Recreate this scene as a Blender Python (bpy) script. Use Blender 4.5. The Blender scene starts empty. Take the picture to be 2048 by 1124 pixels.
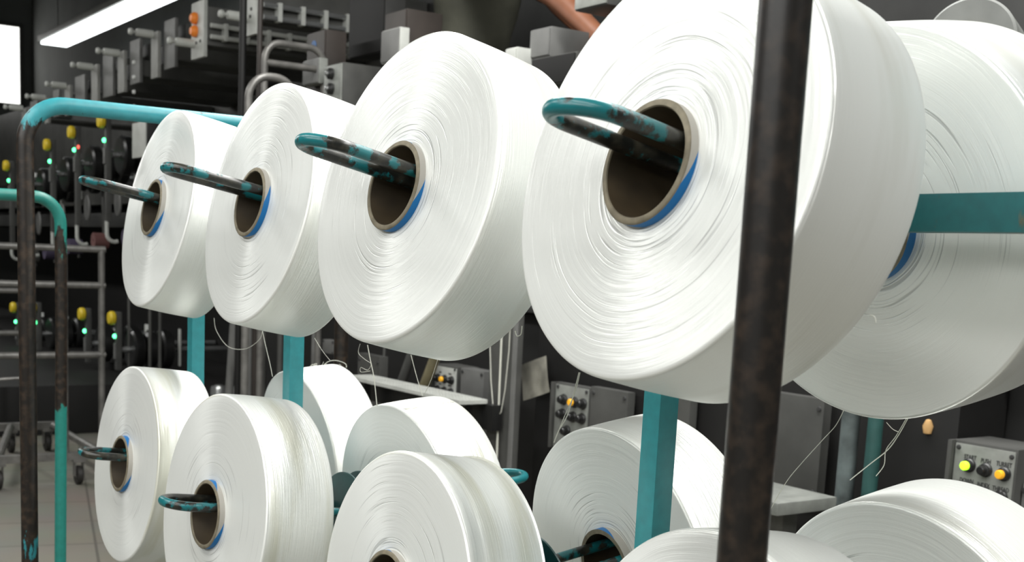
import bpy, bmesh, math, random
from mathutils import Vector, Matrix
random.seed(7)
C = bpy.context.scene
COL = C.collection
ZO = 1.2                                    # camera-fit origin sits 1.2 m above the floor
# ------------------------------------------------------------------ camera model
cR = Vector((0.83747, -0.54492, 0.04137)); cU = Vector((0.04712, 0.14743, 0.98795)); cF = Vector((0.54445, 0.82543, -0.14914))
CAM = Vector((-0.75263, -0.61072, -0.0231 + ZO))
FPX, CX, CY = 2395.39, 911.54, 871.26
def ray(px, py): return cF + cR * ((px - CX) / FPX) - cU * ((py - CY) / FPX)
def hit(px, py, ax, v):
    d = ray(px, py); t = (v - CAM[ax]) / d[ax]; return CAM + d * t
def hx(px, py, X): return hit(px, py, 0, X)
def hy(px, py, Y): return hit(px, py, 1, Y)
def hz(px, py, Z): return hit(px, py, 2, Z)
cam = bpy.data.cameras.new('camera'); co = bpy.data.objects.new('camera', cam); COL.objects.link(co)
R = Matrix((cR, cU, -cF)).transposed()
co.matrix_world = Matrix.Translation(CAM) @ R.to_4x4()
cam.sensor_width = 36; cam.lens = FPX / 2048 * 36
cam.shift_x = (1024 - CX) / 2048; cam.shift_y = (CY - 562) / 2048
cam.clip_start = .02; cam.clip_end = 80
cam.dof.use_dof = True; cam.dof.focus_distance = 1.15; cam.dof.aperture_fstop = 15
C.camera = co
C.view_settings.view_transform = 'Standard'
C.view_settings.look = 'None'
C.view_settings.exposure = 0.2

# ------------------------------------------------------------------ materials
def mat(name, col=(.5, .5, .5), rough=.5, metal=0, emit=None, es=0, noise=0, nscale=20, bump=0, bscale=60, spec=.5):
    m = bpy.data.materials.new(name); m.use_nodes = True
    nt = m.node_tree; b = nt.nodes['Principled BSDF']
    b.inputs['Base Color'].default_value = (*col, 1); b.inputs['Roughness'].default_value = rough
    b.inputs['Metallic'].default_value = metal; b.inputs['Specular IOR Level'].default_value = spec
    if emit: b.inputs['Emission Color'].default_value = (*emit, 1); b.inputs['Emission Strength'].default_value = es
    tc = nt.nodes.new('ShaderNodeTexCoord')
    n = nt.nodes.new('ShaderNodeTexNoise'); n.inputs['Scale'].default_value = nscale; n.inputs['Detail'].default_value = 5
    nt.links.new(tc.outputs['Object'], n.inputs['Vector'])
    r = nt.nodes.new('ShaderNodeMapRange'); r.inputs[1].default_value = .3; r.inputs[2].default_value = .7
    r.inputs[3].default_value = 1 - noise; r.inputs[4].default_value = 1 + noise
    nt.links.new(n.outputs['Fac'], r.inputs[0])
    mx = nt.nodes.new('ShaderNodeMix'); mx.data_type = 'RGBA'; mx.blend_type = 'MULTIPLY'; mx.inputs[0].default_value = 1
    mx.inputs[6].default_value = (*col, 1); nt.links.new(r.outputs[0], mx.inputs[7]); nt.links.new(mx.outputs[2], b.inputs['Base Color'])
    if bump:
        n2 = nt.nodes.new('ShaderNodeTexNoise'); n2.inputs['Scale'].default_value = bscale
        nt.links.new(tc.outputs['Object'], n2.inputs['Vector'])
        bp = nt.nodes.new('ShaderNodeBump'); bp.inputs['Strength'].default_value = bump; bp.inputs['Distance'].default_value = .002
        nt.links.new(n2.outputs['Fac'], bp.inputs['Height']); nt.links.new(bp.outputs['Normal'], b.inputs['Normal'])
    return m
def NN(nt, t, **k):
    n = nt.nodes.new(t)
    for a, v in k.items(): setattr(n, a, v)
    return n
def math_n(nt, op, a, b=None, c=None, clamp=False):
    n = nt.nodes.new('ShaderNodeMath'); n.operation = op; n.use_clamp = clamp
    for i, x in enumerate((a, b, c)):
        if x is None: continue
        if isinstance(x, (int, float)): n.inputs[i].default_value = x
        else: nt.links.new(x, n.inputs[i])
    return n.outputs[0]

def yarn_mat(name, side, warm=0.0):
    """silky filament yarn: side=False for the wound end face, True for the cylindrical surface"""
    m = bpy.data.materials.new(name); m.use_nodes = True; nt = m.node_tree; L = nt.links
    b = nt.nodes['Principled BSDF']
    tc = NN(nt, 'ShaderNodeTexCoord'); sp = NN(nt, 'ShaderNodeSeparateXYZ'); L.new(tc.outputs['Object'], sp.inputs[0])
    oi = NN(nt, 'ShaderNodeObjectInfo')
    x, y, z = sp.outputs
    r2 = math_n(nt, 'ADD', math_n(nt, 'MULTIPLY', x, x), math_n(nt, 'MULTIPLY', y, y)); r = math_n(nt, 'SQRT', r2)
    rr = math_n(nt, 'MAXIMUM', r, .001)
    cx_ = math_n(nt, 'DIVIDE', x, rr); sy_ = math_n(nt, 'DIVIDE', y, rr)
    seed = math_n(nt, 'MULTIPLY', oi.outputs['Random'], 40.)
    base = (.86, .875, .845, 1)
    if not side:
        # radius-banded noise: fine rings broken up along the angle
        wob = NN(nt, 'ShaderNodeTexNoise'); wob.inputs['Scale'].default_value = 7; L.new(tc.outputs['Object'], wob.inputs['Vector'])
        rw = math_n(nt, 'ADD', r, math_n(nt, 'MULTIPLY', wob.outputs['Fac'], .012))
        def ring(rs, an, det=2):
            v = NN(nt, 'ShaderNodeCombineXYZ')
            L.new(math_n(nt, 'MULTIPLY', rw, rs), v.inputs[0]); L.new(math_n(nt, 'MULTIPLY', cx_, an), v.inputs[1])
            L.new(math_n(nt, 'ADD', math_n(nt, 'MULTIPLY', sy_, an), seed), v.inputs[2])
            n = NN(nt, 'ShaderNodeTexNoise'); n.inputs['Scale'].default_value = 1.; n.inputs['Detail'].default_value = det
            L.new(v.outputs[0], n.inputs['Vector']); return n.outputs['Fac']
        n1 = ring(520., .75, 1); n2 = ring(1500., 2., 2); n3 = ring(170., .5, 2)
        msk = NN(nt, 'ShaderNodeTexNoise'); msk.inputs['Scale'].default_value = 11; 
        mv = NN(nt, 'ShaderNodeCombineXYZ'); L.new(x, mv.inputs[0]); L.new(y, mv.inputs[1]); L.new(seed, mv.inputs[2]); L.new(mv.outputs[0], msk.inputs['Vector'])
        near = NN(nt, 'ShaderNodeMapRange'); near.inputs[1].default_value = .043; near.inputs[2].default_value = .135; near.inputs[3].default_value = .50; near.inputs[4].default_value = .70
        L.new(r, near.inputs[0])
        thr = math_n(nt, 'ADD', near.outputs[0], math_n(nt, 'MULTIPLY', math_n(nt, 'SUBTRACT', .62, msk.outputs['Fac']), .38))
        line = math_n(nt, 'MULTIPLY', math_n(nt, 'SUBTRACT', n1, thr), 9., clamp=True)
        col = NN(nt, 'ShaderNodeMix', data_type='RGBA'); col.inputs[6].default_value = base; col.inputs[7].default_value = (.30, .31, .30, 1)
        L.new(math_n(nt, 'MULTIPLY', line, .55), col.inputs[0]); L.new(col.outputs[2], b.inputs['Base Color'])
        h = math_n(nt, 'ADD', math_n(nt, 'MULTIPLY', n2, .30), math_n(nt, 'SUBTRACT', math_n(nt, 'MULTIPLY', n3, .9), math_n(nt, 'MULTIPLY', line, .7)))
        bp = NN(nt, 'ShaderNodeBump'); bp.inputs['Strength'].default_value = .42; bp.inputs['Distance'].default_value = .0011
    else:
        v = NN(nt, 'ShaderNodeCombineXYZ')
        L.new(math_n(nt, 'MULTIPLY', z, 700.), v.inputs[2]); L.new(math_n(nt, 'MULTIPLY', cx_, 3.), v.inputs[0]); L.new(math_n(nt, 'ADD', math_n(nt, 'MULTIPLY', sy_, 3.), seed), v.inputs[1])
        n1 = NN(nt, 'ShaderNodeTexNoise'); n1.inputs['Scale'].default_value = 1.; n1.inputs['Detail'].default_value = 3; L.new(v.outputs[0], n1.inputs['Vector'])
        n2 = NN(nt, 'ShaderNodeTexNoise'); n2.inputs['Scale'].default_value = 14.; L.new(tc.outputs['Object'], n2.inputs['Vector'])
        col = NN(nt, 'ShaderNodeMix', data_type='RGBA'); col.inputs[6].default_value = base; col.inputs[7].default_value = (.70, .70, .64 - warm * .03, 1)
        v3 = NN(nt, 'ShaderNodeCombineXYZ'); L.new(math_n(nt, 'MULTIPLY', z, 34.), v3.inputs[2]); L.new(math_n(nt, 'MULTIPLY', cx_, .5), v3.inputs[0]); L.new(math_n(nt, 'ADD', math_n(nt, 'MULTIPLY', sy_, .5), seed), v3.inputs[1])
        n2.inputs['Scale'].default_value = 1.; n2.inputs['Detail'].default_value = 3; L.new(v3.outputs[0], n2.inputs['Vector'])
        L.new(math_n(nt, 'MULTIPLY', math_n(nt, 'SUBTRACT', n2.outputs['Fac'], .5), 3 + 4 * warm, clamp=True), col.inputs[0]); L.new(col.outputs[2], b.inputs['Base Color'])
        h = n1.outputs['Fac']
        bp = NN(nt, 'ShaderNodeBump'); bp.inputs['Strength'].default_value = .25; bp.inputs['Distance'].default_value = .0008
    L.new(h, bp.inputs['Height']); L.new(bp.outputs['Normal'], b.inputs['Normal'])
    b.inputs['Roughness'].default_value = .33; b.inputs['Specular IOR Level'].default_value = .8; b.inputs['Metallic'].default_value = .30
    b.inputs['Anisotropic'].default_value = .95
    b.inputs['Sheen Weight'].default_value = .12
    tg = NN(nt, 'ShaderNodeTangent', direction_type='RADIAL', axis='Z'); L.new(tg.outputs[0], b.inputs['Tangent'])
    return m

def worn_mat(name, rules, teal=(.03, .30, .33), dark=(.012, .009, .007), edge=.0, metal=.0, axis='Z', rough=.42, scale=28):
    """painted steel: teal paint worn to dark metal; rules = [(coordinate, amount of paint)] along an axis in world space"""
    m = bpy.data.materials.new(name); m.use_nodes = True; nt = m.node_tree; L = nt.links; b = nt.nodes['Principled BSDF']
    g = NN(nt, 'ShaderNodeNewGeometry'); sp = NN(nt, 'ShaderNodeSeparateXYZ'); L.new(g.outputs['Position'], sp.inputs[0])
    ramp = NN(nt, 'ShaderNodeValToRGB'); e = ramp.color_ramp.elements
    lo = rules[0][0]; hi = rules[-1][0]
    e[0].position = 0; e[0].color = (rules[0][1],) * 3 + (1,); e[1].position = 1; e[1].color = (rules[-1][1],) * 3 + (1,)
    for p, v in rules[1:-1]:
        k = e.new((p - lo) / (hi - lo)); k.color = (v, v, v, 1)
    mr = NN(nt, 'ShaderNodeMapRange'); mr.inputs[1].default_value = lo; mr.inputs[2].default_value = hi
    L.new(sp.outputs['XYZ'.index(axis)], mr.inputs[0]); L.new(mr.outputs[0], ramp.inputs[0])
    mp = NN(nt, 'ShaderNodeMapping'); mp.inputs['Scale'].default_value = (1.6, 1.6, .55) if axis == 'Z' else (1, 1, 1)
    L.new(g.outputs['Position'], mp.inputs['Vector'])
    n = NN(nt, 'ShaderNodeTexNoise'); n.inputs['Scale'].default_value = scale; n.inputs['Detail'].default_value = 8; n.inputs['Roughness'].default_value = .62
    L.new(mp.outputs[0], n.inputs['Vector'])
    s = math_n(nt, 'ADD', math_n(nt, 'SUBTRACT', ramp.outputs['Color'], .5), math_n(nt, 'MULTIPLY', math_n(nt, 'SUBTRACT', n.outputs['Fac'], .5), 1.6))
    f = math_n(nt, 'MULTIPLY', s, 12., clamp=True)
    n3 = NN(nt, 'ShaderNodeTexNoise'); n3.inputs['Scale'].default_value = 90; n3.inputs['Detail'].default_value = 4; L.new(g.outputs['Position'], n3.inputs['Vector'])
    dk = NN(nt, 'ShaderNodeMix', data_type='RGBA'); dk.inputs[6].default_value = (*dark, 1); dk.inputs[7].default_value = (dark[0] * 3.5, dark[1] * 3., dark[2] * 2.5, 1)
    L.new(math_n(nt, 'MULTIPLY', math_n(nt, 'SUBTRACT', n3.outputs['Fac'], .45), 4, clamp=True), dk.inputs[0])
    tl = NN(nt, 'ShaderNodeMix', data_type='RGBA'); tl.inputs[6].default_value = (*teal, 1); tl.inputs[7].default_value = (teal[0] * .8, teal[1] * .62, teal[2] * .62, 1)
    L.new(n3.outputs['Fac'], tl.inputs[0])
    mx = NN(nt, 'ShaderNodeMix', data_type='RGBA'); L.new(f, mx.inputs[0]); L.new(dk.outputs[2], mx.inputs[6]); L.new(tl.outputs[2], mx.inputs[7])
    L.new(mx.outputs[2], b.inputs['Base Color'])
    b.inputs['Roughness'].default_value = rough; b.inputs['Metallic'].default_value = metal
    bp = NN(nt, 'ShaderNodeBump'); bp.inputs['Strength'].default_value = .35; bp.inputs['Distance'].default_value = .0006
    L.new(math_n(nt, 'ADD', f, math_n(nt, 'MULTIPLY', n3.outputs['Fac'], .5)), bp.inputs['Height']); L.new(bp.outputs['Normal'], b.inputs['Normal'])
    return m

M = {}
M['yarn_face'] = yarn_mat('yarn_face', False)
M['yarn_side'] = yarn_mat('yarn_side', True)
M['yarn_side_warm'] = yarn_mat('yarn_side_warm', True, 1.)
M['thread'] = mat('thread', (.62, .62, .55), .5)
def tube_outer():
    m = bpy.data.materials.new('striped_tube'); m.use_nodes = True; nt = m.node_tree; L = nt.links; b = nt.nodes['Principled BSDF']
    tc = NN(nt, 'ShaderNodeTexCoord'); sp = NN(nt, 'ShaderNodeSeparateXYZ'); L.new(tc.outputs['Object'], sp.inputs[0])
    oi = NN(nt, 'ShaderNodeObjectInfo')
    a = math_n(nt, 'DIVIDE', math_n(nt, 'ARCTAN2', sp.outputs[1], sp.outputs[0]), math.tau)
    t = math_n(nt, 'ADD', math_n(nt, 'ADD', math_n(nt, 'MULTIPLY', a, 2.), math_n(nt, 'MULTIPLY', sp.outputs[2], 26.)), math_n(nt, 'MULTIPLY', oi.outputs['Random'], 0.3))
    fr = math_n(nt, 'FRACT', t)
    rp = NN(nt, 'ShaderNodeValToRGB'); rp.color_ramp.interpolation = 'CONSTANT'; e = rp.color_ramp.elements
    e[0].position = 0; e[0].color = (.004, .15, .42, 1); e[1].position = .52; e[1].color = (.42, .40, .36, 1)
    L.new(fr, rp.inputs[0]); L.new(rp.outputs[0], b.inputs['Base Color']); b.inputs['Roughness'].default_value = .5
    return m
M['tube'] = tube_outer()
M['tube_rim'] = mat('tube_rim', (.19, .165, .115), .7, noise=.25, nscale=120)
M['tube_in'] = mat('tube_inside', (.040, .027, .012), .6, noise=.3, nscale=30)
zt = ZO
M['frame'] = worn_mat('worn_frame_paint', [(0, .5), (.55, .42), (.66, .36), (.82, .34), (.86, .10), (1.30, .10), (1.33, .42), (1.365, .76), (1.5, .80)], teal=(.035, .33, .38))
M['near_leg'] = worn_mat('near_leg_paint', [(0, .6), (.4, .2), (.7, .0), (1.30, .0), (1.36, .5), (1.5, 1.)], rough=.4, dark=(.0085, .0068, .0058))
M['post'] = worn_mat('teal_post_paint', [(0, .93), (3, .93)], teal=(.035, .30, .33))
M['bar'] = worn_mat('teal_bar_paint', [(0, .78), (3, .78)], teal=(.012, .15, .16), dark=(.06, .05, .025), scale=16)
M['peg'] = worn_mat('worn_peg_paint', [(-.9, 1.), (-.36, 1.), (-.29, .85), (-.25, .50), (-.1, .45), (0, .7), (.1, .5), (.3, .95), (.6, 1.)], teal=(.012, .19, .21), dark=(.014, .015, .013), axis='X', rough=.3, scale=42)
M['disc'] = mat('stop_disc_paint', (.006, .05, .05), .45, noise=.3, nscale=50)
M['far_frame'] = worn_mat('far_frame_paint', [(0, .95), (.58, .95), (.80, .85), (.84, .05), (1.12, .2), (1.20, .62), (1.22, .9), (1.5, 1.)], teal=(.02, .24, .20))
M['black'] = mat('black_paint', (.004, .0036, .0033), .6, noise=.4, nscale=6)
M['black2'] = mat('black_plastic', (.012, .012, .012), .35)
M['dark'] = mat('dark_machine_paint', (.024, .024, .023), .55, noise=.35, nscale=5)
M['dark2'] = mat('charcoal_machine_paint', (.075, .075, .07), .5, noise=.35, nscale=4)
M['brown'] = mat('dark_brown_paint', (.035, .028, .024), .5, noise=.3, nscale=6)
M['grey'] = mat('grey_machine_paint', (.15, .15, .145), .5, noise=.18, nscale=9)
M['grey2'] = mat('mid_grey_paint', (.070, .070, .066), .5, noise=.2, nscale=9)
M['plate'] = mat('pale_plate_paint', (.26, .26, .245), .5, noise=.12, nscale=14)
M['light'] = mat('light_grey_paint', (.50, .51, .48), .45, noise=.12, nscale=14)
M['white'] = mat('white_plastic', (.72, .73, .71), .4)
M['chrome'] = mat('bright_steel', (.55, .56, .56), .25, metal=.8, noise=.1)
M['pipe'] = mat('grey_pipe', (.16, .155, .145), .4, metal=.35, noise=.3, nscale=20)
M['yellow'] = mat('yellow_plastic', (.75, .55, .03), .4)
M['orange'] = mat('orange_plastic', (.9, .25, .03), .4)
M['amber'] = mat('amber_lamp', (.8, .38, .02), .35, emit=(1, .5, .03), es=.25)
M['green'] = mat('green_led', (.1, .9, .3), .4, emit=(.10, 1., .35), es=4.)
M['red'] = mat('red_led', (.9, .1, .1), .4, emit=(1, .15, .1), es=1.5)
M['lime'] = mat('lime_lamp', (.5, .9, .05), .4, emit=(.45, 1., .02), es=1.4)
M['maroon'] = mat('maroon_cap', (.07, .015, .01), .4)
M['panel'] = mat('brushed_panel', (.27, .28, .26), .4, metal=.2, noise=.18, nscale=25)
M['ink'] = mat('panel_ink', (.03, .03, .03), .7)
M['paper'] = mat('soiled_paper', (.26, .25, .21), .8, noise=.4, nscale=14)
M['cardboard'] = mat('tan_card', (.50, .30, .12), .8, noise=.2, nscale=30)
M['rubber'] = mat('rubber', (.02, .018, .016), .6)
M['pink'] = mat('dull_pink_yarn', (.16, .07, .065), .8)
M['purple'] = mat('dull_purple_yarn', (.07, .055, .10), .8)
M['blue'] = mat('blue_sticker', (.06, .14, .32), .5)
M['shirt'] = mat('olive_work_shirt', (.060, .060, .044), .85, noise=.3, nscale=7, bump=.4, bscale=25)
M['trousers'] = mat('dark_trousers', (.02, .02, .022), .85)
M['skin'] = mat('brown_skin', (.17, .065, .032), .5, noise=.1)
M['hair'] = mat('black_hair', (.01, .008, .007), .6)
M['steelblue'] = mat('rusted_blue_pipe', (.09, .11, .11), .6, noise=.6, nscale=14)
M['tealpipe'] = mat('dark_teal_pipe', (.02, .07, .065), .5, noise=.4, nscale=14)

def floor_mat():
    m = bpy.data.materials.new('concrete_tile'); m.use_nodes = True; nt = m.node_tree; L = nt.links; b = nt.nodes['Principled BSDF']
    tc = NN(nt, 'ShaderNodeTexCoord')
    mp = NN(nt, 'ShaderNodeMapping'); mp.inputs['Rotation'].default_value = (0, 0, .25); L.new(tc.outputs['Object'], mp.inputs[0])
    br = NN(nt, 'ShaderNodeTexBrick'); br.offset = 0; br.inputs['Scale'].default_value = 1; br.inputs['Brick Width'].default_value = .4; br.inputs['Row Height'].default_value = .4
    br.inputs['Mortar Size'].default_value = .006; br.inputs['Color1'].default_value = (.20, .19, .16, 1); br.inputs['Color2'].default_value = (.235, .222, .188, 1); br.inputs['Mortar'].default_value = (.13, .123, .105, 1)
    L.new(mp.outputs[0], br.inputs[0])
    n = NN(nt, 'ShaderNodeTexNoise'); n.inputs['Scale'].default_value = 3; n.inputs['Detail'].default_value = 6; L.new(tc.outputs['Object'], n.inputs[0])
    mx = NN(nt, 'ShaderNodeMix', data_type='RGBA', blend_type='MULTIPLY'); mx.inputs[0].default_value = .6; L.new(br.outputs[0], mx.inputs[6])
    L.new(n.outputs['Color'], mx.inputs[7])
    mm = NN(nt, 'ShaderNodeMix', data_type='RGBA', blend_type='MIX'); mm.inputs[0].default_value = .5; L.new(mx.outputs[2], mm.inputs[6]); L.new(br.outputs[0], mm.inputs[7])
    L.new(mm.outputs[2], b.inputs[0]); b.inputs['Roughness'].default_value = .5
    return m
M['floor'] = floor_mat()
M['wall'] = mat('wall_paint', (.12, .125, .12), .8, noise=.2, nscale=1.5)
M['farwall'] = mat('far_wall_paint', (.16, .17, .165), .8, noise=.25, nscale=1.2)
M['ceiling'] = mat('ceiling_paint', (.14, .15, .15), .8, noise=.2, nscale=1.0)
M['tube_light'] = mat('fluorescent_tube', (.9, .9, .9), .4, emit=(.95, 1., 1.), es=3)
M['glow'] = mat('window_daylight', (.9, .9, .9), .4, emit=(1, 1, .96), es=1.6)

# ------------------------------------------------------------------ mesh helpers
class MB:
    def __init__(s): s.bm = bmesh.new()
    def box(s, lo, hi, bev=0, mtx=None):
        lo = Vector(lo); hi = Vector(hi); c = (lo + hi) / 2; d = hi - lo
        r = bmesh.ops.create_cube(s.bm, size=1); vs = r['verts']
        for v in vs: v.co = Vector((v.co.x * d.x, v.co.y * d.y, v.co.z * d.z)) + c
        if bev:
            es = list({e for v in vs for e in v.link_edges})
            r2 = bmesh.ops.bevel(s.bm, geom=es, offset=bev, segments=2, affect='EDGES', profile=.7)
            vs = list({v for f in r2['faces'] for v in f.verts} | {v for v in vs if v.is_valid})
        if mtx:
            for v in vs: v.co = mtx @ v.co
        return s
    def tube(s, pts, r, seg=16, caps=True, closed=False):
        pts = [Vector(p) for p in pts]; n = len(pts); rings = []
        rad = r if isinstance(r, (list, tuple)) else [r] * n
        prev = None
        for i, p in enumerate(pts):
            a = pts[(i - 1) % n] if (i > 0 or closed) else p; b = pts[(i + 1) % n] if (i < n - 1 or closed) else p
            t = (b - a).normalized()
            if prev is None:
                q = Vector((0, 0, 1)) if abs(t.z) < .9 else Vector((1, 0, 0)); x = t.cross(q).normalized()
            else: x = (prev - t * prev.dot(t)).normalized()
            prev = x; y = t.cross(x)
            rings.append([s.bm.verts.new(p + (x * math.cos(k * math.tau / seg) + y * math.sin(k * math.tau / seg)) * rad[i]) for k in range(seg)])
        m = n if closed else n - 1
        for i in range(m):
            A = rings[i]; B = rings[(i + 1) % n]
            for k in range(seg): s.bm.faces.new((A[k], A[(k + 1) % seg], B[(k + 1) % seg], B[k]))
        if caps and not closed:
            s.bm.faces.new(rings[0][::-1]); s.bm.faces.new(rings[-1])
        return s
    def lathe(s, prof, seg=96, mtx=None, mats=None, closed=False):
        """prof: list of (radius, z); optional material index per segment"""
        rings = []
        for (r, z) in prof:
            if r < 1e-6:
                v = s.bm.verts.new((0, 0, z)); rings.append([v]); continue
            rings.append([s.bm.verts.new((r * math.cos(k * math.tau / seg), r * math.sin(k * math.tau / seg), z)) for k in range(seg)])
        n = len(prof)
        for i in range(n if closed else n - 1):
            A = rings[i]; B = rings[(i + 1) % n]
            for k in range(seg):
                k2 = (k + 1) % seg
                if len(A) == 1: f = s.bm.faces.new((A[0], B[k2], B[k]))
                elif len(B) == 1: f = s.bm.faces.new((A[k], A[k2], B[0]))
                else: f = s.bm.faces.new((A[k], A[k2], B[k2], B[k]))
                if mats: f.material_index = mats[i]
        if mtx:
            for ring in rings:
                for v in ring: v.co = mtx @ v.co
        return s
    def poly(s, pts, thick=None, mtx=None):
        vs = [s.bm.verts.new(p) for p in pts]; s.bm.faces.new(vs); return s
    def build(s, name, m, parent=None, ang=35, loc=None, recalc=True):
        if recalc: bmesh.ops.recalc_face_normals(s.bm, faces=s.bm.faces)
        me = bpy.data.meshes.new(name); s.bm.to_mesh(me); s.bm.free()
        for x in (m if isinstance(m, (list, tuple)) else [m]): me.materials.append(x)
        for p in me.polygons: p.use_smooth = True
        me.set_sharp_from_angle(angle=math.radians(ang))
        o = bpy.data.objects.new(name, me); COL.objects.link(o)
        if parent: o.parent = parent
        return o
def tag(o, label=None, cat=None, group=None, kind=None):
    if label: o['label'] = label
    if cat: o['category'] = cat
    if group: o['group'] = group
    if kind: o['kind'] = kind
    return o
def empty(name, loc, label, cat, group=None, rot=None):
    o = bpy.data.objects.new(name, None); COL.objects.link(o); o.location = loc
    o.empty_display_size = .05
    if rot is not None: o.rotation_euler = rot
    return tag(o, label, cat, group)
def link_copy(o, parent=None):
    c = o.copy(); COL.objects.link(c); c.parent = parent
    for ch in o.children: link_copy(ch, c)
    return c
def rebase(root, parts):
    """parts were modelled in world space: make them local to the thing's base"""
    for p in parts: p.parent = root; p.location = Vector(p.location) - Vector(root.location)
def arc(c, r, a0, a1, ex, ey, n=10):
    return [Vector(c) + Vector(ex) * (r * math.cos(a0 + (a1 - a0) * i / n)) + Vector(ey) * (r * math.sin(a0 + (a1 - a0) * i / n)) for i in range(n + 1)]

# ------------------------------------------------------------------ the room
def struct(name, lo, hi, m):
    o = MB().box(lo, hi).build(name, m); o['kind'] = 'structure'; return o
X0, X1, Y0, Y1, ZC = -5, 3.6, -4, 17, 4.6
struct('floor', (X0, Y0, -.1), (X1, Y1, 0), M['floor'])
struct('ceiling', (X0, Y0, ZC), (X1, Y1, ZC + .1), M['ceiling'])
struct('wall_right', (X1, Y0, 0), (X1 + .1, Y1, ZC), M['wall'])
struct('wall_left', (X0 - .1, Y0, 0), (X0, Y1, ZC), M['wall'])
struct('wall_back', (X0, Y1, 0), (X1, Y1 + .1, ZC), M['farwall'])
struct('wall_front', (X0, Y0 - .1, 0), (X1, Y0, ZC), M['wall'])
a = hy(38, 55, Y1 - .03); b_ = hy(0, 205, Y1 - .03)
w = struct('window_1', (a.x - 2.2, Y1 - .03, b_.z), (a.x, Y1 - .005, a.z), M['glow'])
wf = MB()
for (l, h) in (((a.x - 2.25, b_.z - .05), (a.x + .05, b_.z)), ((a.x - 2.25, a.z), (a.x + .05, a.z + .05)), ((a.x, b_.z), (a.x + .05, a.z)), ((a.x - 2.25, b_.z), (a.x - 2.2, a.z))):
    wf.box((l[0], Y1 - .06, l[1]), (h[0], Y1 - .001, h[1]))
o = wf.build('window_frame', M['grey2'], w)

# ------------------------------------------------------------------ yarn packages
# (row letter, index) : inner centre, outward axis, radius, peg length
SPOOLS = {
 'UF3': ([-0.0492, 1.1594, 0.0096], [-0.9811, 0.0224, 0.192], 0.149),
 'UF2': ([-0.06, 0.7724, 0.0116], [-0.9818, 0.0038, 0.1901], 0.1492),
 'UF1': ([-0.0868, 0.3829, 0.0184], [-0.9777, -0.0366, 0.2069], 0.1485),
 'UF0': ([-0.1099, 0.0029, 0.0231], [-0.9784, 0.0255, 0.2054], 0.1465),
 'LF3': ([-0.097, 1.159, -0.3673], [-0.994, 0.0065, 0.1096], 0.1488),
 'LF2': ([-0.1149, 0.7684, -0.3641], [-0.9922, -0.0332, 0.1199], 0.1505),
 'LF1': ([-0.076, 0.3867, -0.369], [-0.9932, 0.0072, 0.1165], 0.1423),
 'LF0': ([-0.0375, 0.0004, -0.3734], [-0.9927, 0.0109, 0.1199], 0.1466),
 'LB3': ([0.1005, 1.1571, -0.3666], [0.9936, -0.0118, 0.1127], 0.1465),
 'LB2': ([0.0651, 0.7744, -0.3716], [0.9947, 0.0327, 0.0977], 0.1457),
 'LB1': ([0.1184, 0.3823, -0.3589], [0.9869, -0.0321, 0.1584], 0.1556),
 'LB0': ([0.1084, -0.0034, -0.3586], [0.984, -0.0309, 0.1758], 0.1487),
 'UB0': ([0.0360, 0.0107, 0.0109], [0.98943, 0.01846, 0.14384], 0.1529),
 'UB1': ([0.0857, 0.3869, 0.0124], [0.9903, 0.0083, 0.1384], 0.1506),
}
LABELS = {
 'UF3': 'leftmost white yarn spool of the upper front row, under the teal top rail',
 'UF2': 'white yarn spool of the upper front row, second from the far teal end frame',
 'UF1': 'white yarn spool of the upper front row, directly left of the largest spool',
 'UF0': 'largest and nearest white yarn spool, partly behind the thick black post',
 'LF3': 'white yarn spool at the left end of the lower front row',
 'LF2': 'lower front row white yarn spool with glossy banded side, second from left',
 'LF1': 'lower front row white yarn spool with a shoulder step, third from left',
 'LF0': 'white yarn spool at bottom edge showing only its top, left of the black post',
 'LB3': 'white yarn spool behind the thin teal post with frayed loose ends on top',
 'LB2': 'back row white yarn spool between two teal posts, with a snag on top',
 'LB1': 'white yarn spool of the lower back row crossed by the nearest teal post',
 'LB0': 'white yarn spool at bottom right, right of the black post below the hanging threads',
 'UB0': 'big shaded white yarn spool at upper right behind the teal horizontal bar',
 'UB1': 'white yarn spool almost hidden, a sliver showing below the largest spool left edge',
}
W = .0895; RC = .0427; RI = .0375
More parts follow.
